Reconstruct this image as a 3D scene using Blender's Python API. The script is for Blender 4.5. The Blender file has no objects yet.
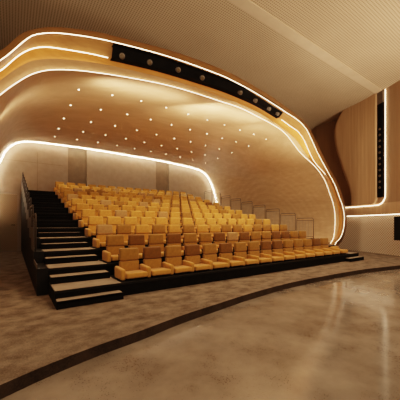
import bpy, bmesh, math, random
from mathutils import Vector, Matrix
from mathutils.bvhtree import BVHTree
random.seed(7)
sc = bpy.context.scene
COL = sc.collection
PI = math.pi

# ------------------------------------------------------------ survey of the hall
# world: x runs along the seat rows, y runs up the tribune, z is height above the carpet
FOC, HOR, TH = 267.6, 224.56, 0.612
CAMP = Vector((-2.63, -7.198, 1.766))
CT, ST = math.cos(TH), math.sin(TH)
PITCH, DEPTH, RISE = 0.709, 1.2156, 0.3276
NOSE = -0.70
NROW, NSEAT = 12, 15
XL, XR = -1.88, 11.80          # ends of the platforms
ZC = 9.65                      # ceiling
YB = 14.55                     # back wall

def gd(X, Y):
    """ground position from distance right (X) and ahead (Y) of the viewpoint"""
    return (CAMP.x + CT * X + ST * Y, CAMP.y - ST * X + CT * Y)

def on_plane_y(px, py, y):
    r = (px - 200) / FOC
    t = (y - CAMP.y) / (-ST * r + CT)
    return Vector((CAMP.x + t * (CT * r + ST), y, CAMP.z + (HOR - py) / FOC * t))

def sstep(t):
    t = max(0, min(1, t)); return t * t * (3 - 2 * t)

def bend(x):
    return 1.55 * sstep((x - 3.0) / 9.0)

def on_ring(px, py, base):
    y = base
    for _ in range(60):
        p = on_plane_y(px, py, y)
        y = 0.5 * y + 0.5 * (base + bend(p.x))
    return on_plane_y(px, py, y)

# ------------------------------------------------------------ mesh helpers
def link(o, parent=None):
    COL.objects.link(o)
    if parent is not None:
        o.parent = parent
    return o

def build(name, bm, mat, parent=None, smooth=False, loc=None):
    me = bpy.data.meshes.new(name)
    bmesh.ops.recalc_face_normals(bm, faces=bm.faces[:])
    bm.to_mesh(me); bm.free()
    if smooth:
        for p in me.polygons: p.use_smooth = True
    for m in (mat if isinstance(mat, (list, tuple)) else [mat]):
        me.materials.append(m)
    o = bpy.data.objects.new(name, me)
    if loc is not None: o.location = loc
    return link(o, parent)

def empty(name, loc, rz=0.0):
    o = bpy.data.objects.new(name, None)
    o.location = loc; o.rotation_euler = (0, 0, rz); o.empty_display_size = 0.2
    return link(o)

def tag(o, label=None, cat=None, group=None, kind=None):
    if label: o['label'] = label
    if cat: o['category'] = cat
    if group: o['group'] = group
    if kind: o['kind'] = kind
    return o

def box(bm, x0, x1, y0, y1, z0, z1, bev=0.0, seg=2):
    r = bmesh.ops.create_cube(bm, size=1.0)
    vs = r['verts']
    for v in vs:
        v.co = Vector(((x0 + x1) / 2 + v.co.x * (x1 - x0), (y0 + y1) / 2 + v.co.y * (y1 - y0), (z0 + z1) / 2 + v.co.z * (z1 - z0)))
    if bev > 0:
        es = list({e for v in vs for e in v.link_edges})
        bmesh.ops.bevel(bm, geom=es, offset=bev, segments=seg, profile=0.6, affect='EDGES')
    return vs

def tube(bm, pts, r, n=8, closed=False):
    pts = [Vector(p) for p in pts]
    rings = []
    up = None
    N = len(pts)
    for i, p in enumerate(pts):
        a = pts[max(i - 1, 0)]; b = pts[min(i + 1, N - 1)]
        d = (b - a).normalized()
        if up is None:
            up = Vector((0, 0, 1)) if abs(d.z) < 0.9 else Vector((1, 0, 0))
        s = d.cross(up)
        if s.length < 1e-5: s = d.cross(Vector((0, 1, 0)))
        s.normalize(); up = s.cross(d).normalized()
        rings.append([bm.verts.new(p + (s * math.cos(2 * PI * k / n) + up * math.sin(2 * PI * k / n)) * r) for k in range(n)])
    for i in range(N - 1):
        for k in range(n):
            bm.faces.new((rings[i][k], rings[i][(k + 1) % n], rings[i + 1][(k + 1) % n], rings[i + 1][k]))
    bm.faces.new(rings[0][::-1]); bm.faces.new(rings[-1])

def disc_cyl(bm, c, d, r, h, n=16, r2=None):
    """cylinder from point c along unit d"""
    r2 = r if r2 is None else r2
    d = Vector(d).normalized()
    a = d.orthogonal().normalized(); b = d.cross(a)
    A = [bm.verts.new(Vector(c) + (a * math.cos(2 * PI * k / n) + b * math.sin(2 * PI * k / n)) * r) for k in range(n)]
    B = [bm.verts.new(Vector(c) + d * h + (a * math.cos(2 * PI * k / n) + b * math.sin(2 * PI * k / n)) * r2) for k in range(n)]
    for k in range(n):
        bm.faces.new((A[k], A[(k + 1) % n], B[(k + 1) % n], B[k]))
    bm.faces.new(A[::-1]); bm.faces.new(B)

def catmull(pts, n):
    """centripetal-ish smooth curve through pts, resampled evenly to n points"""
    P = [Vector(p) for p in pts]
    P = [P[0] * 2 - P[1]] + P + [P[-1] * 2 - P[-2]]
    out = []
    for i in range(1, len(P) - 2):
        p0, p1, p2, p3 = P[i - 1:i + 3]
        for k in range(16):
            t = k / 16
            out.append(0.5 * ((2 * p1) + (-p0 + p2) * t + (2 * p0 - 5 * p1 + 4 * p2 - p3) * t * t + (-p0 + 3 * p1 - 3 * p2 + p3) * t ** 3))
    out.append(P[-2])
    # light smoothing
    for _ in range(5):
        out = [out[0]] + [(out[j - 1] + out[j] * 2 + out[j + 1]) / 4 for j in range(1, len(out) - 1)] + [out[-1]]
    return resample(out, n)

def resample(out, n):
    L = [0]
    for a, b in zip(out, out[1:]): L.append(L[-1] + (b - a).length)
    res = []; j = 0
    for k in range(n):
        s = L[-1] * k / (n - 1)
        while j < len(L) - 2 and L[j + 1] < s: j += 1
        t = (s - L[j]) / max(L[j + 1] - L[j], 1e-9)
        res.append(out[j].lerp(out[j + 1], min(max(t, 0), 1)))
    return res

def loft(bm, curves, mi=0):
    rows = [[bm.verts.new(p) for p in c] for c in curves]
    for a, b in zip(rows, rows[1:]):
        for i in range(len(a) - 1):
            f = bm.faces.new((a[i], a[i + 1], b[i + 1], b[i])); f.material_index = mi
    return rows

# ------------------------------------------------------------ materials
def newmat(name):
    m = bpy.data.materials.new(name); m.use_nodes = True
    nt = m.node_tree
    b = nt.nodes['Principled BSDF']
    return m, nt, b

def N(nt, t, **kw):
    n = nt.nodes.new(t)
    for k, v in kw.items():
        if k in n.inputs.keys(): n.inputs[k].default_value = v
        else: setattr(n, k, v)
    return n

def coords(nt, scale=(1, 1, 1), rot=(0, 0, 0)):
    tc = N(nt, 'ShaderNodeTexCoord'); mp = N(nt, 'ShaderNodeMapping')
    mp.inputs['Scale'].default_value = scale; mp.inputs['Rotation'].default_value = rot
    nt.links.new(tc.outputs['Object'], mp.inputs['Vector'])
    return mp.outputs['Vector']

def ramp(nt, fac, stops):
    r = N(nt, 'ShaderNodeValToRGB')
    el = r.color_ramp.elements
    while len(el) < len(stops): el.new(0.5)
    for e, (p, c) in zip(el, stops):
        e.position = p; e.color = (*c, 1)
    nt.links.new(fac, r.inputs['Fac'])
    return r.outputs['Color']

def bump(nt, b, h, strength, dist=0.02):
    n = N(nt, 'ShaderNodeBump'); n.inputs['Strength'].default_value = strength; n.inputs['Distance'].default_value = dist
    nt.links.new(h, n.inputs['Height']); nt.links.new(n.outputs['Normal'], b.inputs['Normal'])

def noisy(name, c1, c2, scale=(1, 1, 1), nscale=5, rough=0.7, bstr=0.0, detail=6, spec=0.3, lo=0.3, hi=0.7, metal=0.0):
    m, nt, b = newmat(name)
    v = coords(nt, scale)
    n = N(nt, 'ShaderNodeTexNoise'); n.inputs['Scale'].default_value = nscale; n.inputs['Detail'].default_value = detail
    nt.links.new(v, n.inputs['Vector'])
    nt.links.new(ramp(nt, n.outputs['Fac'], [(lo, c1), (hi, c2)]), b.inputs['Base Color'])
    b.inputs['Roughness'].default_value = rough; b.inputs['Specular IOR Level'].default_value = spec
    b.inputs['Metallic'].default_value = metal
    if bstr: bump(nt, b, n.outputs['Fac'], bstr)
    return m

def perforated(name, c_base, c_hole, pitch, axes='xz', rough=0.8, hole=0.16, diag=False, c_var=None):
    """fine grid of punched holes drawn in the surface shader"""
    m, nt, b = newmat(name)
    v = coords(nt, (1, 1, 1), (0, 0, PI / 4) if diag else (0, 0, 0))
    sep = N(nt, 'ShaderNodeSeparateXYZ'); nt.links.new(v, sep.inputs[0])
    def wave(o):
        mu = N(nt, 'ShaderNodeMath', operation='MULTIPLY'); mu.inputs[1].default_value = 2 * PI / pitch
        nt.links.new(o, mu.inputs[0])
        s = N(nt, 'ShaderNodeMath', operation='SINE'); nt.links.new(mu.outputs[0], s.inputs[0])
        return s.outputs[0]
    a = wave(sep.outputs[axes[0].upper()]); c = wave(sep.outputs[axes[1].upper()])
    p = N(nt, 'ShaderNodeMath', operation='MULTIPLY'); nt.links.new(a, p.inputs[0]); nt.links.new(c, p.inputs[1])
    col = ramp(nt, p.outputs[0], [(hole, c_base), (hole + 0.35, c_hole)])
    n = N(nt, 'ShaderNodeTexNoise'); n.inputs['Scale'].default_value = 0.7; n.inputs['Detail'].default_value = 3
    nt.links.new(coords(nt), n.inputs['Vector'])
    mx = N(nt, 'ShaderNodeMix', data_type='RGBA', blend_type='MULTIPLY'); mx.inputs[0].default_value = 0.35
    nt.links.new(col, mx.inputs[6])
    nt.links.new(ramp(nt, n.outputs['Fac'], [(0.3, (0.75,) * 3), (0.7, (1, 1, 1))]), mx.inputs[7])
    nt.links.new(mx.outputs[2], b.inputs['Base Color'])
    b.inputs['Roughness'].default_value = rough; b.inputs['Specular IOR Level'].default_value = 0.2
    return m

def wood(name, c1, c2, scale, rough=0.45, nscale=3.0, ripple=False):
    m, nt, b = newmat(name)
    v = coords(nt, scale)
    n = N(nt, 'ShaderNodeTexNoise'); n.inputs['Scale'].default_value = nscale; n.inputs['Detail'].default_value = 8
    n.inputs['Roughness'].default_value = 0.65; n.inputs['Distortion'].default_value = 0.4
    nt.links.new(v, n.inputs['Vector'])
    col = ramp(nt, n.outputs['Fac'], [(0.3, c1), (0.55, [(a + b_) / 2 for a, b_ in zip(c1, c2)]), (0.72, c2)])
    if ripple:
        # concentric figure of the veneer on the right flank
        tc = N(nt, 'ShaderNodeTexCoord'); mp = N(nt, 'ShaderNodeMapping')
        mp.inputs['Location'].default_value = (-14.0, -7.5, -1.2)
        nt.links.new(tc.outputs['Object'], mp.inputs['Vector'])
        w = N(nt, 'ShaderNodeTexWave', wave_type='RINGS', rings_direction='X')
        w.inputs['Scale'].default_value = 0.75; w.inputs['Distortion'].default_value = 1.2; w.inputs['Detail'].default_value = 1
        w.inputs['Detail Scale'].default_value = 0.5
        nt.links.new(mp.outputs[0], w.inputs['Vector'])
        # fade by distance
        ln = N(nt, 'ShaderNodeVectorMath', operation='LENGTH'); nt.links.new(mp.outputs[0], ln.inputs[0])
        mr = N(nt, 'ShaderNodeMapRange'); mr.inputs['From Min'].default_value = 3.0; mr.inputs['From Max'].default_value = 7.5
        mr.inputs['To Min'].default_value = 0.17; mr.inputs['To Max'].default_value = 0.0
        nt.links.new(ln.outputs['Value'], mr.inputs['Value'])
        mx = N(nt, 'ShaderNodeMix', data_type='RGBA', blend_type='MULTIPLY')
        nt.links.new(mr.outputs[0], mx.inputs[0]); nt.links.new(col, mx.inputs[6])
        nt.links.new(ramp(nt, w.outputs['Fac'], [(0.2, (0.62, 0.58, 0.52)), (0.8, (1, 1, 1))]), mx.inputs[7])
        col = mx.outputs[2]
    nt.links.new(col, b.inputs['Base Color'])
    b.inputs['Roughness'].default_value = rough; b.inputs['Specular IOR Level'].default_value = 0.35
    bump(nt, b, n.outputs['Fac'], 0.04)
    return m

def emis(name, col, s):
    m, nt, b = newmat(name)
    b.inputs['Base Color'].default_value = (*col, 1)
    b.inputs['Emission Color'].default_value = (*col, 1); b.inputs['Emission Strength'].default_value = s
    # very slight unevenness along the diffuser
    n = N(nt, 'ShaderNodeTexNoise'); n.inputs['Scale'].default_value = 2
    nt.links.new(coords(nt), n.inputs['Vector'])
    mr = N(nt, 'ShaderNodeMapRange'); mr.inputs['To Min'].default_value = s * 0.85; mr.inputs['To Max'].default_value = s * 1.15
    nt.links.new(n.outputs['Fac'], mr.inputs['Value']); nt.links.new(mr.outputs[0], b.inputs['Emission Strength'])
    return m

WARM = (1.0, 0.78, 0.55)
M_led = emis('led_warm_white', (1.0, 0.76, 0.50), 7.5)
M_ledb = emis('led_warm_white_wall', (1.0, 0.78, 0.54), 75.0)
M_ledw = emis('led_warm_white_side', (1.0, 0.76, 0.50), 9.0)
M_spot = emis('downlight_lens', (1.0, 0.78, 0.52), 14.0)
M_dim = noisy('dull_brass_lens', (0.07, 0.045, 0.02), (0.11, 0.07, 0.03), rough=0.4)

M_shell = wood('shell_veneer', (0.48, 0.305, 0.165), (0.63, 0.425, 0.255), (0.25, 0.5, 2.4), 0.5, 2.5, ripple=True)
M_bandA = wood('ring_outer_veneer', (0.33, 0.16, 0.055), (0.50, 0.26, 0.09), (0.5, 1, 3), 0.45, 3)
M_bandO = wood('ring_amber_glow_veneer', (0.64, 0.27, 0.06), (0.78, 0.36, 0.095), (0.5, 1, 4), 0.45, 3)  # LED glow on the wood put into the orange colour
M_bandP = wood('ring_pale_lip', (0.56, 0.34, 0.17), (0.68, 0.43, 0.23), (0.5, 1, 3), 0.55, 3)
M_rim = wood('ring_dark_edge', (0.16, 0.07, 0.02), (0.25, 0.115, 0.035), (0.5, 1, 3), 0.5, 3)
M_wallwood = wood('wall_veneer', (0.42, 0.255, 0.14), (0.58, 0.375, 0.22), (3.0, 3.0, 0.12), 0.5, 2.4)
M_recess = wood('shaded_recess_veneer', (0.27, 0.16, 0.085), (0.36, 0.22, 0.125), (3.0, 3.0, 0.12), 0.6, 2.4)  # wall veneer darkened: shadow of the recess put into the colour
M_ceil = perforated('perforated_ceiling', (0.62, 0.475, 0.33), (0.30, 0.22, 0.145), 0.13, 'xy', diag=True)
M_ceil2 = noisy('ceiling_strip', (0.62, 0.475, 0.33), (0.68, 0.53, 0.38), nscale=2, rough=0.8)
M_fabric = perforated('perforated_wall_fabric', (0.64, 0.51, 0.39), (0.30, 0.22, 0.15), 0.15, 'yz')
M_fabricg = noisy('grey_acoustic_fabric', (0.38, 0.31, 0.24), (0.44, 0.36, 0.285), nscale=3, rough=0.9, bstr=0.02, spec=0.15)
M_niche = noisy('niche_fabric', (0.23, 0.18, 0.13), (0.28, 0.22, 0.16), nscale=3, rough=0.9, spec=0.15)
M_doorm = perforated('perforated_door_panel', (0.42, 0.32, 0.22), (0.36, 0.27, 0.18), 0.12, 'xz')
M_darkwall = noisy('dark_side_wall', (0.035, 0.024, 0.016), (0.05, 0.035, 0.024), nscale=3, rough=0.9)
M_black = noisy('black_matt_panel', (0.003, 0.0024, 0.002), (0.006, 0.0048, 0.0038), nscale=6, rough=0.8, spec=0.08)
M_blackm = noisy('black_powder_coat', (0.006, 0.0048, 0.0038), (0.010, 0.008, 0.006), nscale=9, rough=0.6, spec=0.12)
M_railm = noisy('bronze_rail_steel', (0.09, 0.068, 0.05), (0.13, 0.10, 0.075), nscale=9, rough=0.45, spec=0.4)
M_bal = noisy('grey_baluster_steel', (0.27, 0.21, 0.155), (0.33, 0.26, 0.195), nscale=9, rough=0.5, spec=0.4)
M_railk = noisy('dark_rail_steel', (0.03, 0.023, 0.016), (0.05, 0.037, 0.026), nscale=9, rough=0.5, spec=0.4)
M_chrome = noisy('satin_steel', (0.35, 0.3, 0.25), (0.45, 0.4, 0.33), nscale=9, rough=0.3, metal=1.0)

def carpet(name, dark, light):
    m, nt, b = newmat(name)
    v = coords(nt)
    n1 = N(nt, 'ShaderNodeTexNoise'); n1.inputs['Scale'].default_value = 1.7; n1.inputs['Detail'].default_value = 7; n1.inputs['Roughness'].default_value = 0.62
    n2 = N(nt, 'ShaderNodeTexNoise'); n2.inputs['Scale'].default_value = 46; n2.inputs['Detail'].default_value = 3
    v2 = coords(nt, (1.5, 1.9, 1), (0, 0, 0.5))
    nt.links.new(v2, n1.inputs['Vector']); nt.links.new(v, n2.inputs['Vector'])
    ad = N(nt, 'ShaderNodeMix', data_type='FLOAT'); ad.inputs[0].default_value = 0.3
    nt.links.new(n1.outputs['Fac'], ad.inputs[2]); nt.links.new(n2.outputs['Fac'], ad.inputs[3])
    nt.links.new(ramp(nt, ad.outputs[0], [(0.36, dark), (0.62, light)]), b.inputs['Base Color'])
    b.inputs['Roughness'].default_value = 0.95; b.inputs['Specular IOR Level'].default_value = 0.1
    bump(nt, b, n2.outputs['Fac'], 0.3, 0.01)
    return m
M_carpet = carpet('mottled_carpet', (0.075, 0.053, 0.037), (0.215, 0.165, 0.122))
M_tread = carpet('tread_carpet', (0.20, 0.155, 0.115), (0.29, 0.23, 0.175))
M_edge = carpet('step_edge_carpet', (0.018, 0.012, 0.008), (0.045, 0.03, 0.02))

def concrete():
    m, nt, b = newmat('polished_concrete')
    v = coords(nt)
    n1 = N(nt, 'ShaderNodeTexNoise'); n1.inputs['Scale'].default_value = 1.1; n1.inputs['Detail'].default_value = 8; n1.inputs['Roughness'].default_value = 0.6
    nt.links.new(v, n1.inputs['Vector'])
    c = ramp(nt, n1.outputs['Fac'], [(0.3, (0.125, 0.099, 0.076)), (0.7, (0.265, 0.215, 0.168))])
    vo = N(nt, 'ShaderNodeTexVoronoi'); vo.inputs['Scale'].default_value = 34
    nt.links.new(v, vo.inputs['Vector'])
    n3 = N(nt, 'ShaderNodeTexNoise'); n3.inputs['Scale'].default_value = 2.2; nt.links.new(v, n3.inputs['Vector'])
    a = N(nt, 'ShaderNodeMath', operation='MULTIPLY_ADD'); a.inputs[1].default_value = -0.85; a.inputs[2].default_value = 0.57
    nt.links.new(n3.outputs['Fac'], a.inputs[0])
    lt = N(nt, 'ShaderNodeMath', operation='LESS_THAN'); nt.links.new(vo.outputs['Distance'], lt.inputs[0]); nt.links.new(a.outputs[0], lt.inputs[1])
    mx = N(nt, 'ShaderNodeMix', data_type='RGBA'); nt.links.new(lt.outputs[0], mx.inputs[0])
    nt.links.new(c, mx.inputs[6]); mx.inputs[7].default_value = (0.075, 0.052, 0.035, 1)
    nt.links.new(mx.outputs[2], b.inputs['Base Color'])
    mr = N(nt, 'ShaderNodeMapRange'); mr.inputs['To Min'].default_value = 0.09; mr.inputs['To Max'].default_value = 0.18
    nt.links.new(n1.outputs['Fac'], mr.inputs['Value']); nt.links.new(mr.outputs[0], b.inputs['Roughness'])
    b.inputs['Specular IOR Level'].default_value = 0.42
    n4 = N(nt, 'ShaderNodeTexNoise'); n4.inputs['Scale'].default_value = 3.5; nt.links.new(v, n4.inputs['Vector'])
    bump(nt, b, n4.outputs['Fac'], 0.05, 0.02)
    return m
M_conc = concrete()

def upholstery(name, c1, c2):
    m = noisy(name, c1, c2, nscale=14, rough=0.8, bstr=0.12, spec=0.2)
    m.node_tree.nodes['Principled BSDF'].inputs['Sheen Weight'].default_value = 0.15
    return m
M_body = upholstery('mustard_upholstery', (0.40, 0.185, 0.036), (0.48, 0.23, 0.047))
M_body2 = upholstery('shaded_mustard_upholstery', (0.27, 0.125, 0.026), (0.34, 0.162, 0.034))  # mustard darkened: the headrest's shade put into the front rows' backrest colour
HEADM = {
    'golden': upholstery('golden_headrest', (0.42, 0.205, 0.042), (0.50, 0.255, 0.055)),
    'ochre': upholstery('ochre_headrest', (0.225, 0.104, 0.02), (0.285, 0.137, 0.028)),
    'tan': upholstery('tan_headrest', (0.31, 0.17, 0.065), (0.38, 0.215, 0.088)),
    'brown': upholstery('brown_headrest', (0.13, 0.053, 0.010), (0.165, 0.068, 0.013)),
}

# ------------------------------------------------------------ floors
EDGE = [(0, 385), (50, 363.7), (100, 344.5), (140, 331), (180, 316), (220, 303), (250, 293.5), (290, 282.8), (330, 275), (350, 271.5), (370, 268.5), (400, 265.3)]
epts = []
for x, y in EDGE:
    Y = FOC * CAMP.z / (y - HOR); epts.append(Vector((*gd((x - 200) / FOC * Y, Y), 0)))
d0 = (epts[0] - epts[1]).normalized(); d1 = (epts[-1] - epts[-2]).normalized()
epts = [epts[0] + d0 * 6 + Vector((-2.0, 0.2, 0)), epts[0] + d0 * 2.0] + epts + [epts[-1] + d1 * 2.5, epts[-1] + d1 * 7 + Vector((1, -1, 0))]
edge = catmull(epts, 140)
bm = bmesh.new()
# polished stage floor
vs = [bm.verts.new(p) for p in ((-12, -14, -0.16), (26, -14, -0.16), (26, 16, -0.16), (-12, 16, -0.16))]
bm.faces.new(vs)
tag(build('floor', bm, M_conc), kind='structure')
# raised carpeted floor with its dark curved edge
bm = bmesh.new()
top = [bm.verts.new(p) for p in edge]
far = [bm.verts.new(Vector((p.x if 0 < i < len(edge) - 1 else p.x, 16, 0))) for i, p in enumerate(edge)]
for i in range(len(edge) - 1):
    bm.faces.new((top[i], top[i + 1], far[i + 1], far[i]))
low = [bm.verts.new(p + Vector((0, 0, -0.16))) for p in edge]
for i in range(len(edge) - 1):
    f = bm.faces.new((low[i], low[i + 1], top[i + 1], top[i])); f.material_index = 1
tag(build('floor_carpet', bm, [M_carpet, M_edge]), kind='structure')

# ------------------------------------------------------------ ceiling (perforated, with a plain strip along the opening)
def sheet(name, x0, x1, y0, y1, z, m, th=0.12):
    bm = bmesh.new(); box(bm, x0, x1, y0, y1, z, z + th)
    return tag(build(name, bm, m), kind='structure')
sheet('ceiling', -12, 26, -14, 16, ZC, M_ceil)
bm = bmesh.new(); box(bm, -12, 15.5, -0.50, -0.10, ZC - 0.035, ZC)
tag(build('trim_1', bm, M_ceil2), kind='structure')

# ------------------------------------------------------------ ring: three LED lines and the bands between
P_C0 = [(0, 51), (18, 36), (30, 30), (51, 27), (75, 28.8), (100, 32.5), (120, 37.5), (160, 47.5), (190, 57), (220, 68.5), (240, 78), (270, 95.5), (287, 107.5), (300, 117.5), (309, 127.5), (319, 147), (329, 167.5), (338, 184), (343, 198), (345.3, 207), (347, 218), (345.8, 231), (342, 241), (338, 245.5)]
P_L1 = [(0, 59.5), (22, 41.5), (32, 35), (45, 32.8), (60, 33), (90, 37), (120, 43.5), (160, 54), (190, 63.8), (220, 75), (232, 80.5), (250, 90), (270, 102), (286, 112.5), (297.5, 120), (306, 129), (312, 141), (319, 156), (327.5, 171.5), (335, 185.5), (339.5, 198), (342.4, 206), (344.2, 217), (343.3, 229), (340, 238), (335.5, 243)]
P_L2 = [(0, 70), (15, 57), (25.5, 50.5), (34.5, 47.5), (45, 46.7), (60, 48.5), (90, 53.6), (111, 58.5), (130, 63.2), (160, 71), (190, 80), (220, 89.5), (240, 97.5), (260, 107), (280, 119), (289, 125.5), (297.5, 131.5), (303.5, 139.5), (308.5, 151), (314, 161.5), (322, 171), (330, 180), (336.5, 193), (340.3, 206), (342.0, 217), (341.1, 229), (338, 238), (334, 243.3)]
P_M = [(0, 80.5), (15, 69.5), (30, 61.5), (45, 59), (60, 59), (90, 62), (120, 67.5), (160, 77), (190, 85.5), (220, 96), (240, 104), (260, 113.5), (280, 126.5), (291, 135), (299, 143.5), (307, 155), (316, 164), (324, 173.5), (331.5, 185), (337, 199), (339.6, 213), (339.2, 227), (336.5, 237.5), (333, 243.5)]
P_L3 = [(0, 93.3), (15, 82.5), (30, 74), (45, 70), (60, 69.3), (75, 70), (90, 71.6), (120, 76), (160, 83.5), (190, 91.5), (220, 101.3), (240, 108), (260, 118), (274, 125.5), (286, 134.5), (300, 152.5), (315.5, 167.3), (324.5, 180.5), (330, 195), (332.8, 203), (334.7, 214), (334.7, 226), (333.2, 238), (329.8, 244)]
NC = 220
def ring_curve(pix, base, foot_x, foot_in):
    pts = [on_ring(x, y, base) for x, y in pix]
    a = pts[0]
    pre = [Vector((foot_x, base, 0.0)), Vector((foot_x, base, 1.4)), Vector((foot_x + 0.03, base, 2.6)), Vector(((foot_x * 0.8 + a.x * 0.2), base, a.z - 1.05)), Vector(((foot_x * 0.5 + a.x * 0.5), base, a.z - 0.5))]
    e = pts[-1]
    post = [Vector((e.x - foot_in, e.y, max(0.02, e.z * 0.45))), Vector((e.x - foot_in * 1.6, e.y, 0.0))]
    return catmull(pre + pts + post, NC)
C0 = ring_curve(P_C0, -0.25, -3.95, 0.10)
L1 = ring_curve(P_L1, -0.35, -3.85, 0.14)
L2 = ring_curve(P_L2, -0.05, -3.75, 0.14)
MM = ring_curve(P_M, 0.12, -3.65, 0.14)
L3 = ring_curve(P_L3, 0.35, -3.55, 0.14)

def near_map(A, B):
    """B resampled so its i-th point is the one nearest to A[i] (monotone)"""
    M = 1400
    dense = resample(B, M); ids = []; j = 0
    n = len(A)
    for i, p in enumerate(A):
        if i == 0: j = 0
        elif i == n - 1: j = M - 1
        else: j = min(range(j, min(j + 60, M)), key=lambda k: (dense[k] - p).length)
        ids.append(float(j))
    # even out the spacing along the curve without cutting its bends
    for _ in range(14):
        ids = [ids[0]] + [(ids[k - 1] + ids[k] * 2 + ids[k + 1]) / 4 for k in range(1, n - 1)] + [ids[-1]]
    out = []
    for f in ids:
        k = min(int(f), M - 2); out.append(dense[k].lerp(dense[k + 1], f - k))
    return out
rC0 = near_map(L1, C0); rL2 = near_map(L1, L2); rM = near_map(L1, MM); rL3 = near_map(L1, L3)

ring = empty('portal_ring', (0, 0, 0))
tag(ring, kind='structure'); ring.name = 'trim_2'
outer_back = [p + Vector((0, 1.3, 0)) + Vector((0, 0, 0.25 if p.z > 3 else 0)) for p in rC0]
bm = bmesh.new(); loft(bm, [outer_back, rC0, L1]); build('dark_edge', bm, M_rim, ring, True)
bm = bmesh.new(); loft(bm, [L1, [p.lerp(q, 0.06) + Vector((0, 0.14, 0)) for p, q in zip(L1, rL2)], rL2]); build('outer_band', bm, M_bandA, ring, True)
bm = bmesh.new(); loft(bm, [rL2, [p.lerp(q, 0.5) + Vector((0, 0.10, 0)) for p, q in zip(rL2, rM)], rM]); build('amber_glow_band', bm, M_bandO, ring, True)
bm = bmesh.new(); loft(bm, [rM, [p.lerp(q, 0.5) + Vector((0, 0.01, 0)) for p, q in zip(rM, rL3)], rL3]); build('pale_lip', bm, M_bandP, ring, True)

def led(name, pts, r, mat, label):
    bm = bmesh.new(); tube(bm, pts, r, 6)
    return tag(build(name, bm, mat, None, True), label, 'LED strip')
def proud(p, d=0.035):
    # strips sit just proud of the band edge, on the stage side of the opening
    n = (Vector((4.0, -8.0, 2.0)) - p).normalized()
    return p + n * d
led('led_strip', [proud(p) for p in L1], 0.008, M_led, 'thin outermost light line running the whole curve of the wooden portal ring')
k1 = max(i for i, p in enumerate(rL2) if p.x < on_ring(111, 58.5, -0.05).x and p.z > 2)
k2 = min(i for i, p in enumerate(rL2) if p.x > on_ring(280, 119, -0.05).x)
k3 = min(i for i, p in enumerate(rL2) if i > k2 and p.z < on_ring(330, 183, -0.05).z)
led('led_strip', [proud(p) for p in rL2[:k1 + 1]], 0.009, M_led, 'middle light line at upper left of the ring, stopping at the black spotlight slot')
led('led_strip', [proud(p, 0.05) for p in rL2[k2:k3]], 0.008, M_led, 'middle light line right of the black spotlight slot, descending the ring')
led('led_strip', [proud(p, 0.05) for p in rL3], 0.007, M_led, 'innermost light line of the ring, bordering the veneered ceiling shell')

# black slot with stage spotlights in the outer band
ST_T = [(112.8, 44.5), (130, 48.6), (160, 57), (190, 67), (220, 77.8), (240, 86), (260, 95.6), (284.3, 111)]
ST_B = [(111.2, 58.2), (130, 62.5), (160, 70), (190, 79), (220, 88.8), (240, 96.8), (260, 106.3), (278.6, 117.8)]
sT = catmull([on_ring(x, y, -0.30) for x, y in ST_T], 60); sB = catmull([on_ring(x, y, -0.12) for x, y in ST_B], 60)
slot = empty('spotlight_slot', sT[0]); slot_loc = Vector(sT[0])
tag(slot, 'long black recessed slot along the top of the curved wooden ring', 'light slot')
bm = bmesh.new()
off = Vector((0, -0.07, 0)) - slot_loc
loft(bm, [[p + Vector((0, 0.12, 0)) - slot_loc for p in sT], [p + off for p in sT], [p * 0.96 + q * 0.04 + off for p, q in zip(sT, sB)], [p * 0.9 + q * 0.1 + off + Vector((0, 0.06, 0)) for p, q in zip(sT, sB)], [p * 0.06 + q * 0.94 + off + Vector((0, 0.04, 0)) for p, q in zip(sT, sB)], [q + off for q in sB], [q + Vector((0, 0.12, 0)) - slot_loc for q in sB]])
build('slot_lining', bm, M_black, slot)
SPX = [(122, 56, 'leftmost'), (149.5, 62.3, 'second from the left'), (178, 69.8, 'third from the left'), (202, 77.8, 'fourth from the left'), (240, 92.6, 'fourth from the right'), (255.3, 100.6, 'third from the right'), (269, 108.8, 'second from the right'), (277.5, 113.8, 'rightmost')]
for i, (x, y, w) in enumerate(SPX):
    c = on_ring(x, y, -0.36)
    t = empty('stage_spotlight', c)
    tag(t, '%s small round stage spotlight in the black ring slot' % w, 'spotlight', 'stage spotlights in the ring slot')
    aim = Vector((-0.2, -0.8, -0.55)).normalized()
    bm = bmesh.new(); disc_cyl(bm, -aim * 0.06, aim, 0.06, 0.11, 18, 0.075); build('housing', bm, M_railm, t, True)
    bm = bmesh.new(); disc_cyl(bm, aim * 0.045, aim, 0.045, 0.02, 18); build('lens', bm, M_dim, t)

# ------------------------------------------------------------ inner shell lofted from the ring to the arch on the back wall
P_L4 = [(0, 158), (3, 152), (9, 146), (16, 142.8), (24, 141.7), (35, 142.2), (55, 144.6), (87, 149), (120, 154.3), (157, 160.5), (180, 165.3), (195, 169), (203, 173), (208.5, 180), (212.5, 190), (216, 203)]
l4 = [on_plane_y(x, y, YB) for x, y in P_L4]
l4 = [Vector((-3.95, YB, 0)), Vector((-3.93, YB, 2.0)), Vector((-3.85, YB, 4.0)), Vector((-3.6, YB, 5.2))] + l4 + [Vector((l4[-1].x + 0.3, YB, 2.6)), Vector((l4[-1].x + 0.45, YB, 0))]
L4 = catmull(l4, NC)
iL3 = resample(L3, NC)
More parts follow.
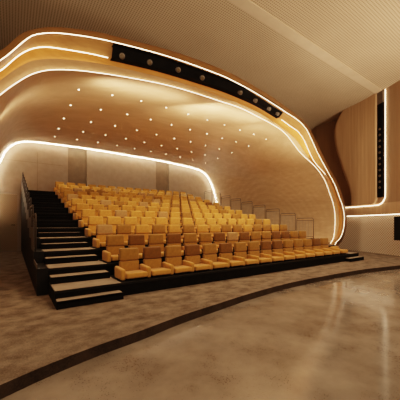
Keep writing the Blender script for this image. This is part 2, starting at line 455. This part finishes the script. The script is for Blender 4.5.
# align by fractional length with matched landmarks: left corner and right shoulder
def seg_align(A, marks, n_each):
    dense = resample(A, 2000); out = []
    ids = [0]
    for mk in marks:
        ids.append(min(range(2000), key=lambda i: (dense[i] - mk).length))
    ids.append(1999)
    for a, b, n in zip(ids, ids[1:], n_each):
        s = resample(dense[a:b + 1], n + 1)
        out += s[:-1]
    out.append(dense[-1])
    return out
mk3 = [on_ring(0, 93.3, 0.35), on_ring(60, 69.3, 0.35), on_ring(260, 118, 0.35), on_ring(315.5, 167.3, 0.35)]
mk4 = [on_plane_y(0, 158, YB), on_plane_y(24, 141.7, YB), on_plane_y(180, 165.3, YB), on_plane_y(208.5, 180, YB)]
A3 = seg_align(L3, mk3, [30, 30, 80, 30, 30]); A4 = seg_align(L4, mk4, [30, 30, 80, 30, 30])
secs = []
NS = 28
for k in range(NS + 1):
    s = k / NS
    row = []
    for p, q in zip(A3, A4):
        c = p.lerp(q, s)
        row.append(c)
    secs.append(row)
bm = bmesh.new(); loft(bm, secs)
shell_tree = BVHTree.FromBMesh(bm)
tag(build('ceiling_shell', bm, M_shell, None, True), kind='structure')

# LED line around the back wall arch
led('led_strip', [p.lerp(Vector((5, YB, 3)), 0.014) + Vector((0, -0.30, 0)) for p in L4[18:-6]], 0.012, M_ledb, 'bright light line arching around the grey back wall above the top row')

# downlights: ten columns by five rows in the shell
corner = {'fl': (78.8, 89.3), 'fr': (266.2, 139), 'bl': (54.6, 136.3), 'br': (205.5, 162.8)}
def hit_shell(px, py):
    r = (px - 200) / FOC
    d = Vector((CT * r + ST, -ST * r + CT, (HOR - py) / FOC)).normalized()
    return shell_tree.ray_cast(CAMP, d)[0]
G = {k: hit_shell(*v) for k, v in corner.items()}
bmr = bmesh.new(); disc_cyl(bmr, (0, 0, -0.012), (0, 0, 1), 0.055, 0.02, 14)
bml = bmesh.new(); disc_cyl(bml, (0, 0, -0.020), (0, 0, 1), 0.022, 0.012, 12)
proto = None
ORD = ['first', 'second', 'third', 'fourth', 'fifth', 'sixth', 'seventh', 'eighth', 'ninth', 'tenth', 'eleventh', 'twelfth', 'thirteenth', 'fourteenth', 'fifteenth', 'sixteenth']
DROW = ['frontmost', 'second', 'third', 'fourth', 'rearmost']
lamps = []
for j in range(5):
    for i in range(10):
        a, b = i / 9, (j / 4) ** 1.13
        x = (G['fl'].x * (1 - a) + G['fr'].x * a) * (1 - b) + (G['bl'].x * (1 - a) + G['br'].x * a) * b
        y = (G['fl'].y * (1 - a) + G['fr'].y * a) * (1 - b) + (G['bl'].y * (1 - a) + G['br'].y * a) * b
        h = shell_tree.ray_cast(Vector((x, y, 3.9)), Vector((0, 0, 1)))[0]
        if h is None: continue
        if proto is None:
            proto = empty('downlight', h)
            build('trim_ring', bmr, M_chrome, proto); build('lens', bml, M_spot, proto)
            t = proto
        else:
            t = proto.copy(); COL.objects.link(t); t.location = h
            for ch in list(proto.children):
                c = ch.copy(); COL.objects.link(c); c.parent = t
        tag(t, 'tiny round ceiling downlight, %s from the left in the %s row above the seats' % (ORD[i], DROW[j]), 'downlight', 'downlights in the veneered shell')
        if i in (1, 4, 7, 9) and j in (0, 2, 4): lamps.append(h)

# ------------------------------------------------------------ back wall with two tall niches
NX = []
for x0, x1 in ((68, 87), (156, 169)):
    NX.append((on_plane_y(x0, 170, YB).x, on_plane_y(x1, 170, YB).x))
cuts = [-9, NX[0][0], NX[0][1], NX[1][0], NX[1][1], 26]
bm = bmesh.new()
for a, b in ((cuts[0], cuts[1]), (cuts[2], cuts[3]), (cuts[4], cuts[5])):
    box(bm, a, b, YB + 0.02, YB + 0.3, 3.95, ZC)
box(bm, -2.24, 26, YB + 0.02, YB + 0.3, 0, 3.95)
box(bm, -9, -4.6, YB + 0.02, YB + 0.3, 0, 3.95)
tag(build('wall_back', bm, M_fabricg), kind='structure')
bm = bmesh.new()
for a, b in NX:
    box(bm, a, b, YB + 0.30, YB + 0.36, 3.95, ZC)
tag(build('trim_3', bm, M_niche), kind='structure')
bm = bmesh.new()
# slim reveal strips round the wall panels
for z in (6.05,):
    box(bm, -3.6, NX[0][0] - 0.3, YB + 0.012, YB + 0.022, z, z + 0.02)
for x in (-1.2,):
    box(bm, x, x + 0.02, YB + 0.012, YB + 0.022, 3.95, 6.8)
tag(build('trim_4', bm, M_niche), kind='structure')
# tall door in the back wall left of the tribune
dr = empty('door_1', (-2.35, YB - 0.02, 0)); tag(dr, kind='structure')
bm = bmesh.new(); box(bm, -1.9, 0, 0.03, 0.12, 0.02, 3.78, 0.01); build('door_leaf', bm, M_doorm, dr)
bm = bmesh.new(); box(bm, 0.0, 0.12, -0.02, 0.14, 0, 3.95); box(bm, -2.25, 0.12, -0.03, 0.14, 3.80, 3.93); box(bm, -2.25, -1.92, -0.02, 0.14, 0, 3.8); build('door_frame', bm, M_fabricg, dr)
bm = bmesh.new(); box(bm, -0.34, -0.14, -0.06, -0.03, 1.72, 1.76, 0.008); disc_cyl(bm, (-0.16, -0.05, 1.74), (0, 1, 0), 0.03, 0.085); build('door_handle', bm, M_blackm, dr)

# side wall behind the ring on the left and dark return above
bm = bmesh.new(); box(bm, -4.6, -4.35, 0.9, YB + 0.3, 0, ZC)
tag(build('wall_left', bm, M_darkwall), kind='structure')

# ------------------------------------------------------------ right wall (curved in plan)
wp = [(14.0, -2.0), (12.4, 6.5), (11.25, 12.0), (10.9, 14.6), (10.75, 15.6), (10.5, 17.0), (9.95, 18.6), (9.1, 20.0), (8.3, 21.2), (8.3, 22.8)]
WP = catmull([Vector((*gd(a, b), 0)) for a, b in wp], 160)
def wnorm(i):
    a = WP[max(i - 1, 0)]; b = WP[min(i + 1, len(WP) - 1)]
    d = (b - a).normalized(); return Vector((-d.y, d.x, 0)) 
mid = WP[80]; n_ = wnorm(80)
SG = 1 if (Vector((0, 0, 0)) - mid).dot(n_) > 0 else -1
def wpt(i, off, z): 
    p = WP[i] + wnorm(i) * SG * off; return Vector((p.x, p.y, z))
def wcurve(off, z, i0=0, i1=160): return [wpt(i, off, z) for i in range(i0, i1)]
ZLO, ZHI = 2.36, 3.0
bm = bmesh.new(); loft(bm, [wcurve(-0.30, 0), wcurve(-0.30, ZLO + 0.3)])
tag(build('wall_right_lower', bm, M_fabric, None, True), kind='structure')
def idx_at(px):
    """station on the wall seen at picture column px"""
    r = (px - 200) / FOC
    best = min(range(160), key=lambda i: abs(((WP[i].x - CAMP.x) * CT - (WP[i].y - CAMP.y) * ST) - r * ((WP[i].x - CAMP.x) * ST + (WP[i].y - CAMP.y) * CT)) if ((WP[i].x - CAMP.x) * ST + (WP[i].y - CAMP.y) * CT) > 0.5 else 1e9)
    return best
iL = idx_at(387.0)
def wfrac(s, off, z):
    """position at distance s along the wall, measured from the light line towards the ring"""
    i = iL; acc = 0
    if s >= 0:
        while i < 158 and acc + (WP[i + 1] - WP[i]).length < s: acc += (WP[i + 1] - WP[i]).length; i += 1
        t = (s - acc) / (WP[i + 1] - WP[i]).length; p = WP[i].lerp(WP[i + 1], t)
    else:
        while i > 1 and acc - (WP[i] - WP[i - 1]).length > s: acc -= (WP[i] - WP[i - 1]).length; i -= 1
        t = (acc - s) / (WP[i] - WP[i - 1]).length; p = WP[i].lerp(WP[i - 1], t)
    p = p + wnorm(i) * SG * off
    return Vector((p.x, p.y, z))
# base wall: flat at the foot, set back in a recess with painted-in shadow beside the ring above
cum = [0.0]
for i in range(1, 160): cum.append(cum[-1] + (WP[i] - WP[i - 1]).length)
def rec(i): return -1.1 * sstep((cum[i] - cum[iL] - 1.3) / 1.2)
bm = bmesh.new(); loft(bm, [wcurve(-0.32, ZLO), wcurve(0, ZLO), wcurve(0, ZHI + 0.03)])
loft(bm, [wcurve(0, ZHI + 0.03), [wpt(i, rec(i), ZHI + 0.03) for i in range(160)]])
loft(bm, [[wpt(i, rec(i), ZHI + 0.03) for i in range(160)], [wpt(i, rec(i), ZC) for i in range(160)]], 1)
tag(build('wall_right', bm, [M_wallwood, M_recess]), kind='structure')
# raised veneer panel: square to the slot on one side, a waisted rolled edge on the other
R = 0.45
P_E = [(347, 104), (341, 109), (334.5, 118), (331, 129), (330, 139), (331.5, 151), (336, 164), (342, 177), (348, 192)]
ez = []
for x, y in P_E:
    i = idx_at(x); Y = (WP[i].x - CAMP.x) * ST + (WP[i].y - CAMP.y) * CT
    ez.append((CAMP.z + (HOR - y) / FOC * Y, cum[i] - cum[iL] - 0.55))
ez.sort()
def s_edge(z):
    if z <= ez[0][0]: return ez[0][1]
    for (z0, s0), (z1, s1) in zip(ez, ez[1:]):
        if z <= z1: return s0 + (s1 - s0) * (z - z0) / (z1 - z0)
    return ez[-1][1]
zs = [ZHI + R * (1 - math.cos(k * PI / 2 / 10)) for k in range(11)] + [ZHI + R + (ZC - 0.005 - ZHI - R) * k / 44 for k in range(1, 45)]
se = [s_edge(z) for z in zs]
for _ in range(10): se = [se[0]] + [(se[k - 1] + 2 * se[k] + se[k + 1]) / 4 for k in range(1, len(se) - 1)] + [se[-1]]
cols = []
for z, e in zip(zs, se):
    d = z - ZHI
    sl = R - math.sqrt(max(0, R * R - (R - d) ** 2)) if d < R else 0.0
    row = [wfrac(sl + 0.55, 0.0, z)]
    for k in range(24):
        t = k / 23; row.append(wfrac(sl + 0.55 + (e - 0.55 - sl) * t, 0.16, z))
    for k in range(1, 9):
        a_ = k * PI / 16; row.append(wfrac(e + 0.55 * math.sin(a_), 0.16 - 1.25 * (1 - math.cos(a_)), z))
    cols.append(row)
bm = bmesh.new(); loft(bm, cols)
loft(bm, [cols[0], [wfrac(0.55 + R + (se[0] - 0.55 - R) * k / (len(cols[0]) - 1), -0.02, ZHI) for k in range(len(cols[0]))]])
tag(build('wall_right_panel', bm, M_wallwood, None, True), kind='structure')
# light line beside the slot, turning the corner
lp = [wfrac(0.0, 0.05, ZC - 0.06)] + [wfrac(0.0, 0.05, z) for z in (8, 6, 5, 4.2)]
lp += [wfrac(R * 1.3 - R * 1.3 * math.cos(k * PI / 16), 0.05, ZHI - 0.07 + R * 1.3 - R * 1.3 * math.sin(k * PI / 16)) for k in range(9)]
lp += [wfrac(0.8 + 0.25 * k, 0.05, ZHI - 0.07) for k in range(30)]
led('led_strip', lp, 0.018, M_ledw, 'light line dropping down the right wood wall and turning left at its foot')
led('led_strip', [wfrac(-5.5 + 0.25 * k, -0.10, ZLO - 0.02) for k in range(56)], 0.018, M_ledw, 'horizontal light line above the perforated lower right wall')
# black track with small spots
tr = empty('light_track', wfrac(0.33, 0.0, 5.0)); T0 = wfrac(0.33, 0.0, 5.0)
tag(tr, 'tall narrow black light track set into the right wood wall', 'light track')
bm = bmesh.new()
zt = 3.38
a0, a1, b0, b1 = [wfrac(s, o, 0) for s, o in ((0.12, 0.02), (0.54, 0.02), (0.12, 0.10), (0.54, 0.10))]
def prism(bm, quad, z0, z1, o):
    A = [bm.verts.new(Vector((q.x, q.y, z0)) - o) for q in quad]; B = [bm.verts.new(Vector((q.x, q.y, z1)) - o) for q in quad]
    for k in range(4): bm.faces.new((A[k], A[(k + 1) % 4], B[(k + 1) % 4], B[k]))
    bm.faces.new(A[::-1]); bm.faces.new(B)
prism(bm, (a0, a1, b1, b0), zt, ZC - 0.75, T0); build('track_body', bm, M_black, tr)
bm = bmesh.new(); prism(bm, (a0, a1, b1, b0), ZC - 0.75, ZC - 0.02, T0); build('track_cover', bm, M_railm, tr)
nw = (wfrac(0.33, 0.2, 0) - wfrac(0.33, 0, 0)).normalized()
for k in range(11):
    z = 3.95 + 0.345 * k
    t = empty('track_spotlight', wfrac(0.33, 0.10, z))
    tag(t, '%s small spotlight from the bottom of the black wall track' % ORD[k], 'spotlight', 'small spotlights in the wall track')
    bm = bmesh.new(); disc_cyl(bm, (0, 0, 0), nw, 0.07, 0.03, 14); build('bezel', bm, M_railm, t)
    bm = bmesh.new(); disc_cyl(bm, nw * 0.03, nw, 0.032, 0.006, 12); build('lens', bm, M_dim, t)

# loudspeaker fixed to the lower right wall
iS = idx_at(407)
pS = wpt(iS, 0.12, 0.92); dS = wnorm(iS) * SG
sp = empty('loudspeaker', pS, math.atan2(dS.y, dS.x) + PI / 2)
tag(sp, 'black loudspeaker cabinet on the lower right wall at the picture edge', 'loudspeaker')
bm = bmesh.new(); box(bm, -0.33, 0.33, -0.30, 0.12, 0, 1.28, 0.02); build('cabinet', bm, M_black, sp)
bm = bmesh.new(); box(bm, -0.29, 0.29, -0.325, -0.30, 0.04, 1.24, 0.01); build('grille', bm, M_blackm, sp)
bm = bmesh.new(); box(bm, -0.10, 0.10, -0.10, 0.28, 1.28, 1.36, 0.01); box(bm, -0.08, 0.08, 0.12, 0.30, 0.5, 0.9); build('bracket', bm, M_blackm, sp)

# ------------------------------------------------------------ tribune: one platform per row, half steps in the two aisles
def nose(n): return NOSE + DEPTH * n
RN = ['front', 'second', 'third', 'fourth', 'fifth', 'sixth', 'seventh', 'eighth', 'ninth', 'tenth', 'eleventh', 'top']
for n in range(NROW):
    y0 = nose(n); y1 = nose(n + 1) - 0.003 if n < NROW - 1 else YB - 0.02
    z1 = RISE * (n + 1)
    t = empty('tribune_platform', (0, y0, 0))
    tag(t, 'black platform with carpeted deck carrying the %s row of yellow seats' % RN[n], 'platform', 'stepped platforms of the tribune')
    bm = bmesh.new(); box(bm, XL, XR, 0.012, y1 - y0, 0, z1 - 0.025); build('platform_body', bm, M_black, t)
    for d0, d1, dm in ((XL + 0.01, -0.42, M_tread), (-0.42, 10.45 if n else 11.0, M_black), (10.45 if n else 11.0, XR - 0.01, M_tread)):
        bm = bmesh.new(); box(bm, d0 + 0.001, d1 - 0.001, 0.035, y1 - y0, z1 - 0.025, z1); build('deck', bm, dm, t)
    bm = bmesh.new(); box(bm, XL, XR, 0, 0.034, z1 - 0.055, z1 + 0.001, 0.004); build('nosing', bm, M_blackm, t)
SW = {'left': (XL, -0.47), 'right': (10.45, XR - 0.075)}
for side, (a, b) in SW.items():
    for n in range(NROW):
        d = 0.42 if n else 0.27
        y1 = nose(n) - 0.003; z0 = RISE * n; z1 = z0 + RISE / 2
        t = empty('aisle_step', (a, y1, z0))
        tag(t, '%s black step with grey tread, %s in the %s aisle stairs' % ('lowest' if n == 0 else 'half-height', (ORD[n] + ' from the floor'), side), 'step', 'half steps of the %s aisle' % side)
        bm = bmesh.new(); box(bm, 0, b - a, -d, 0, 0.002, z1 - z0 - 0.02); build('step_box', bm, M_black, t)
        bm = bmesh.new(); box(bm, 0.02, b - a - 0.02, -d + 0.03, 0, z1 - z0 - 0.02, z1 - z0); build('tread', bm, M_tread, t)
        bm = bmesh.new(); box(bm, 0, b - a, -d, -d + 0.03, z1 - z0 - 0.05, z1 - z0 + 0.001, 0.004); build('nosing', bm, M_blackm, t)

# ------------------------------------------------------------ guard rails
def rail(x, y, z, ln, h, mat, nb, solid=False):
    t = empty('guard_rail', (x, y, z))
    r = 0.022
    c = 0.10
    pts = [(0, 0, 0.0), (0, 0, h - c)] + [(0, c - c * math.cos(k * PI / 8), h - c + c * math.sin(k * PI / 8)) for k in range(1, 5)] + [(0, ln - c, h)] + [(0, ln - c + c * math.sin(k * PI / 8), h - c + c * math.cos(k * PI / 8)) for k in range(1, 5)] + [(0, ln, 0.0)]
    bm = bmesh.new(); tube(bm, pts, r, 8); build('rail_frame', bm, mat, t, True)
    bm = bmesh.new()
    box(bm, -0.012, 0.012, 0.02, ln - 0.02, h - 0.16, h - 0.13)
    build('upper_cross_bar', bm, mat, t)
    bm = bmesh.new(); box(bm, -0.012, 0.012, 0.02, ln - 0.02, 0.06, 0.09)
    build('lower_cross_bar', bm, mat, t)
    bm = bmesh.new()
    for k in range(nb):
        yy = ln * (k + 1) / (nb + 1); box(bm, -0.007, 0.007, yy - 0.013, yy + 0.013, 0.08, h - 0.14)
    build('balusters', bm, M_bal if mat is M_railm else mat, t)
    return t
for k, n in enumerate(range(2, 11)):
    t = rail(XR - 0.04, nose(n) + 0.05, RISE * (n + 1) + 0.001, DEPTH - 0.10, 1.17, M_railm, 10)
    tag(t, 'bronze guard rail with thin upright bars, %s step up along the right edge' % ORD[k], 'railing', 'guard rails along the right side')
for k, n in enumerate(range(2, 12)):
    t = rail(XL - 0.20, nose(n) + 0.05, RISE * (n + 1) + 0.011, DEPTH - 0.10, 1.08, M_railk, 14)
    tag(t, 'dark guard rail beside the left stairs, %s panel up from the carpet' % ORD[k], 'railing', 'guard rails beside the left stairs')
# dark skirt closing the left flank: a stepped plinth with a thin upright panel behind the rail
for k in range(1, 12):
    y0 = nose(k) + 0.005; y1 = (nose(k + 1) if k < 11 else YB - 0.02) - 0.005
    z = RISE * (k + 1)
    t = empty('side_panel', (XL - 0.005, y0, 0))
    tag(t, 'dark stepped flank of the tribune left of the stairs, %s section from the front' % ORD[k - 1], 'panel', 'dark flank sections of the tribune')
    bm = bmesh.new(); box(bm, -0.25, 0, 0, y1 - y0, 0, z + 0.01, 0.004); build('plinth', bm, M_blackm, t)
    bm = bmesh.new(); box(bm, -0.25, -0.23, 0.02, y1 - y0 - 0.02, z + 0.01, z + (0.70 if k > 1 else 0.12)); build('upright_panel', bm, M_railk, t)

# ------------------------------------------------------------ seats
def pillow(w, y0, y1, z0, z1, bev, tilt=0.0, belly=0.0):
    bm = bmesh.new(); box(bm, -w / 2, w / 2, y0, y1, z0, z1, bev, 4)
    for v in bm.verts:
        u = (v.co.z - z0) / (z1 - z0); a = v.co.x / (w / 2)
        v.co.y += tilt * (v.co.z)
        if belly and v.co.y < (y0 + y1) / 2 + tilt * v.co.z: v.co.y -= belly * (1 - a * a) * max(0, 4 * u * (1 - u))
    return bm
def mesh_of(name, bm, mat):
    me = bpy.data.meshes.new(name); bmesh.ops.recalc_face_normals(bm, faces=bm.faces[:]); bm.to_mesh(me); bm.free()
    for p in me.polygons: p.use_smooth = True
    me.materials.append(mat); return me
ME = {}
for k, m in HEADM.items():
    ME['head_' + k] = mesh_of('headrest', pillow(0.54, -0.045, 0.10, 0.435, 0.78, 0.055, 0.10, 0.02), m)
ME['back'] = mesh_of('backrest', pillow(0.55, -0.02, 0.10, 0.13, 0.43, 0.03, 0.10, 0.0), M_body)
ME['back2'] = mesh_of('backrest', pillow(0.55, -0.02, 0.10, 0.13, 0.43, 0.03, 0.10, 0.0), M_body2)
bmc = pillow(0.575, -0.56, -0.02, 0.035, 0.175, 0.045)
for v in bmc.verts:
    v.co.z += 0.03 * max(0, (-v.co.y - 0.1)) - 0.012 * math.cos(v.co.x * 4)
ME['cushion'] = mesh_of('seat', bmc, M_body)
bma = bmesh.new(); box(bma, -0.060, 0.060, -0.50, 0.08, 0.006, 0.315, 0.05, 4)
for v in bma.verts:
    if v.co.z > 0.16: v.co.z -= 0.10 * max(0, (-v.co.y - 0.30)) / 0.2 * 0.35
ME['arm'] = mesh_of('armrest', bma, M_body)
bmb = bmesh.new(); box(bmb, -0.25, 0.25, -0.45, 0.06, 0.001, 0.036); box(bmb, -0.27, 0.27, 0.11, 0.13, 0.10, 0.62, 0.008)
for v in bmb.verts:
    if v.co.z > 0.09: v.co.y += 0.10 * v.co.z - 0.0
ME['base'] = mesh_of('seat_base', bmb, M_black)
def part(name, me, parent, loc=(0, 0, 0)):
    o = bpy.data.objects.new(name, me); o.location = loc; return link(o, parent)
HC = ['golden', 'ochre', 'tan', 'brown']
fixed = {0: 'ochre brown ochre brown ochre brown ochre ochre brown brown ochre ochre ochre brown ochre'.split(),
         1: 'ochre brown ochre brown ochre ochre brown tan brown ochre ochre brown brown ochre ochre'.split(),
         2: 'tan ochre golden ochre golden ochre golden golden ochre ochre golden ochre ochre golden ochre'.split()}
for n in range(NROW):
    y = n * DEPTH; z = RISE * (n + 1)
    for k in range(NSEAT):
        if n in fixed: hc = fixed[n][k]
        else: hc = random.choices(HC, (0.72, 0.15, 0.12, 0.01))[0]
        t = empty('auditorium_seat', (k * PITCH + 0.05, y, z + 0.001))
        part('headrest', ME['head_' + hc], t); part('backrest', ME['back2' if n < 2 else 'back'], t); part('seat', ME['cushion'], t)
        part('seat_base', ME['base'], t)
        if k == 0: part('armrest', ME['arm'], t, (-PITCH / 2, 0, 0))
        part('armrest', ME['arm'], t, (PITCH / 2, 0, 0))
        pos = 'at the left aisle' if k == 0 else ('at the right end' if k == NSEAT - 1 else '%s from the left aisle' % ORD[k])
        tag(t, 'mustard padded seat with %s headrest, %s row, %s' % (hc, RN[n], pos), 'seat', 'mustard seats of the %s row' % RN[n])
# low backless seat closing the front row on the right
t = empty('low_padded_seat', (NSEAT * PITCH + 0.07, -0.02, RISE + 0.001))
tag(t, 'low mustard padded seat without a back, at the right end of the front row', 'seat')
bm = pillow(0.57, -0.56, 0.02, 0.035, 0.20, 0.05); build('seat', bm, M_body, t, True)
bm = bmesh.new(); box(bm, -0.285, 0.285, -0.10, 0.06, 0.10, 0.34, 0.045, 3); build('bolster', bm, M_body, t, True)
bm = bmesh.new(); box(bm, -0.25, 0.25, -0.45, 0.03, 0.001, 0.036); build('seat_base', bm, M_black, t)

# ------------------------------------------------------------ lights
def area(loc, target, size, power, col=WARM, sy=None):
    l = bpy.data.lights.new('area', 'AREA'); l.energy = power; l.color = col; l.shape = 'RECTANGLE'; l.size = size; l.size_y = sy or size
    o = bpy.data.objects.new('fill_lamp', l); o.location = loc
    o.rotation_euler = (Vector(target) - Vector(loc)).to_track_quat('-Z', 'Y').to_euler(); return link(o)
for h in lamps:
    l = bpy.data.lights.new('downlight_beam', 'SPOT'); l.energy = 470; l.color = (1, 0.74, 0.46); l.spot_size = 1.9; l.spot_blend = 0.9; l.shadow_soft_size = 0.15
    o = bpy.data.objects.new('downlight_beam', l); o.location = h - Vector((0, 0, 0.08)); link(o)
# added fill lamps behind the ring lip, unseen, brightening the shell
for x, z in ((1.0, 5.6), (5.0, 5.75), (9.0, 4.6)):
    area((x, 1.0, z), (x, 2.6, z + 2.4), 3.0, 60, (1, 0.78, 0.54), 0.5)
area((-2.6, 2.5, 4.6), (1.0, 5, 7.5), 1.0, 30, (1, 0.78, 0.54), 0.5)
area((6.5, 1.1, 5.3), (14.2, 6.5, 3.0), 1.5, 120, (1, 0.78, 0.54), 0.5)
area((3.0, 1.1, 5.6), (14.4, 10.5, 5.0), 1.5, 120, (1, 0.78, 0.54), 0.5)
# added fill lamps below the ceiling, out of view, lighting the stage floor
for x, y, e in ((-1, -6, 110), (5, -6.5, 260), (11, -6, 320), (3, -10, 250), (10, -10, 250)):
    area((x, y, ZC - 0.1), (x, y + 0.5, 0), 1.6, e)

# added upward fill lamps, out of view, brightening the perforated ceiling
for x, y in ((-4, -12), (10, -8.5), (17, -6)):
    area((x, y, 0.9), (x, y + 5.5, ZC), 1.2, 480).data.spread = 1.9
# added soft fill lamp, brightening the passage left of the tribune
area((-2.9, 8, 5.4), (-2.9, 8, 0), 0.8, 45)
w = bpy.data.worlds.new('hall_air'); sc.world = w; w.use_nodes = True
bg = w.node_tree.nodes['Background']; bg.inputs[0].default_value = (1.0, 0.76, 0.52, 1); bg.inputs[1].default_value = 0.8

# ------------------------------------------------------------ camera
cam = bpy.data.cameras.new('camera'); cam.sensor_width = 36; cam.sensor_fit = 'HORIZONTAL'
cam.lens = FOC / 400 * 36; cam.shift_y = (HOR - 200) / 400; cam.clip_end = 200
co = bpy.data.objects.new('camera', cam); co.location = CAMP
co.rotation_euler = (PI / 2, 0, -TH); link(co)
sc.camera = co
sc.view_settings.view_transform = 'Filmic'
sc.view_settings.look = 'Medium High Contrast'
sc.view_settings.exposure = -0.08
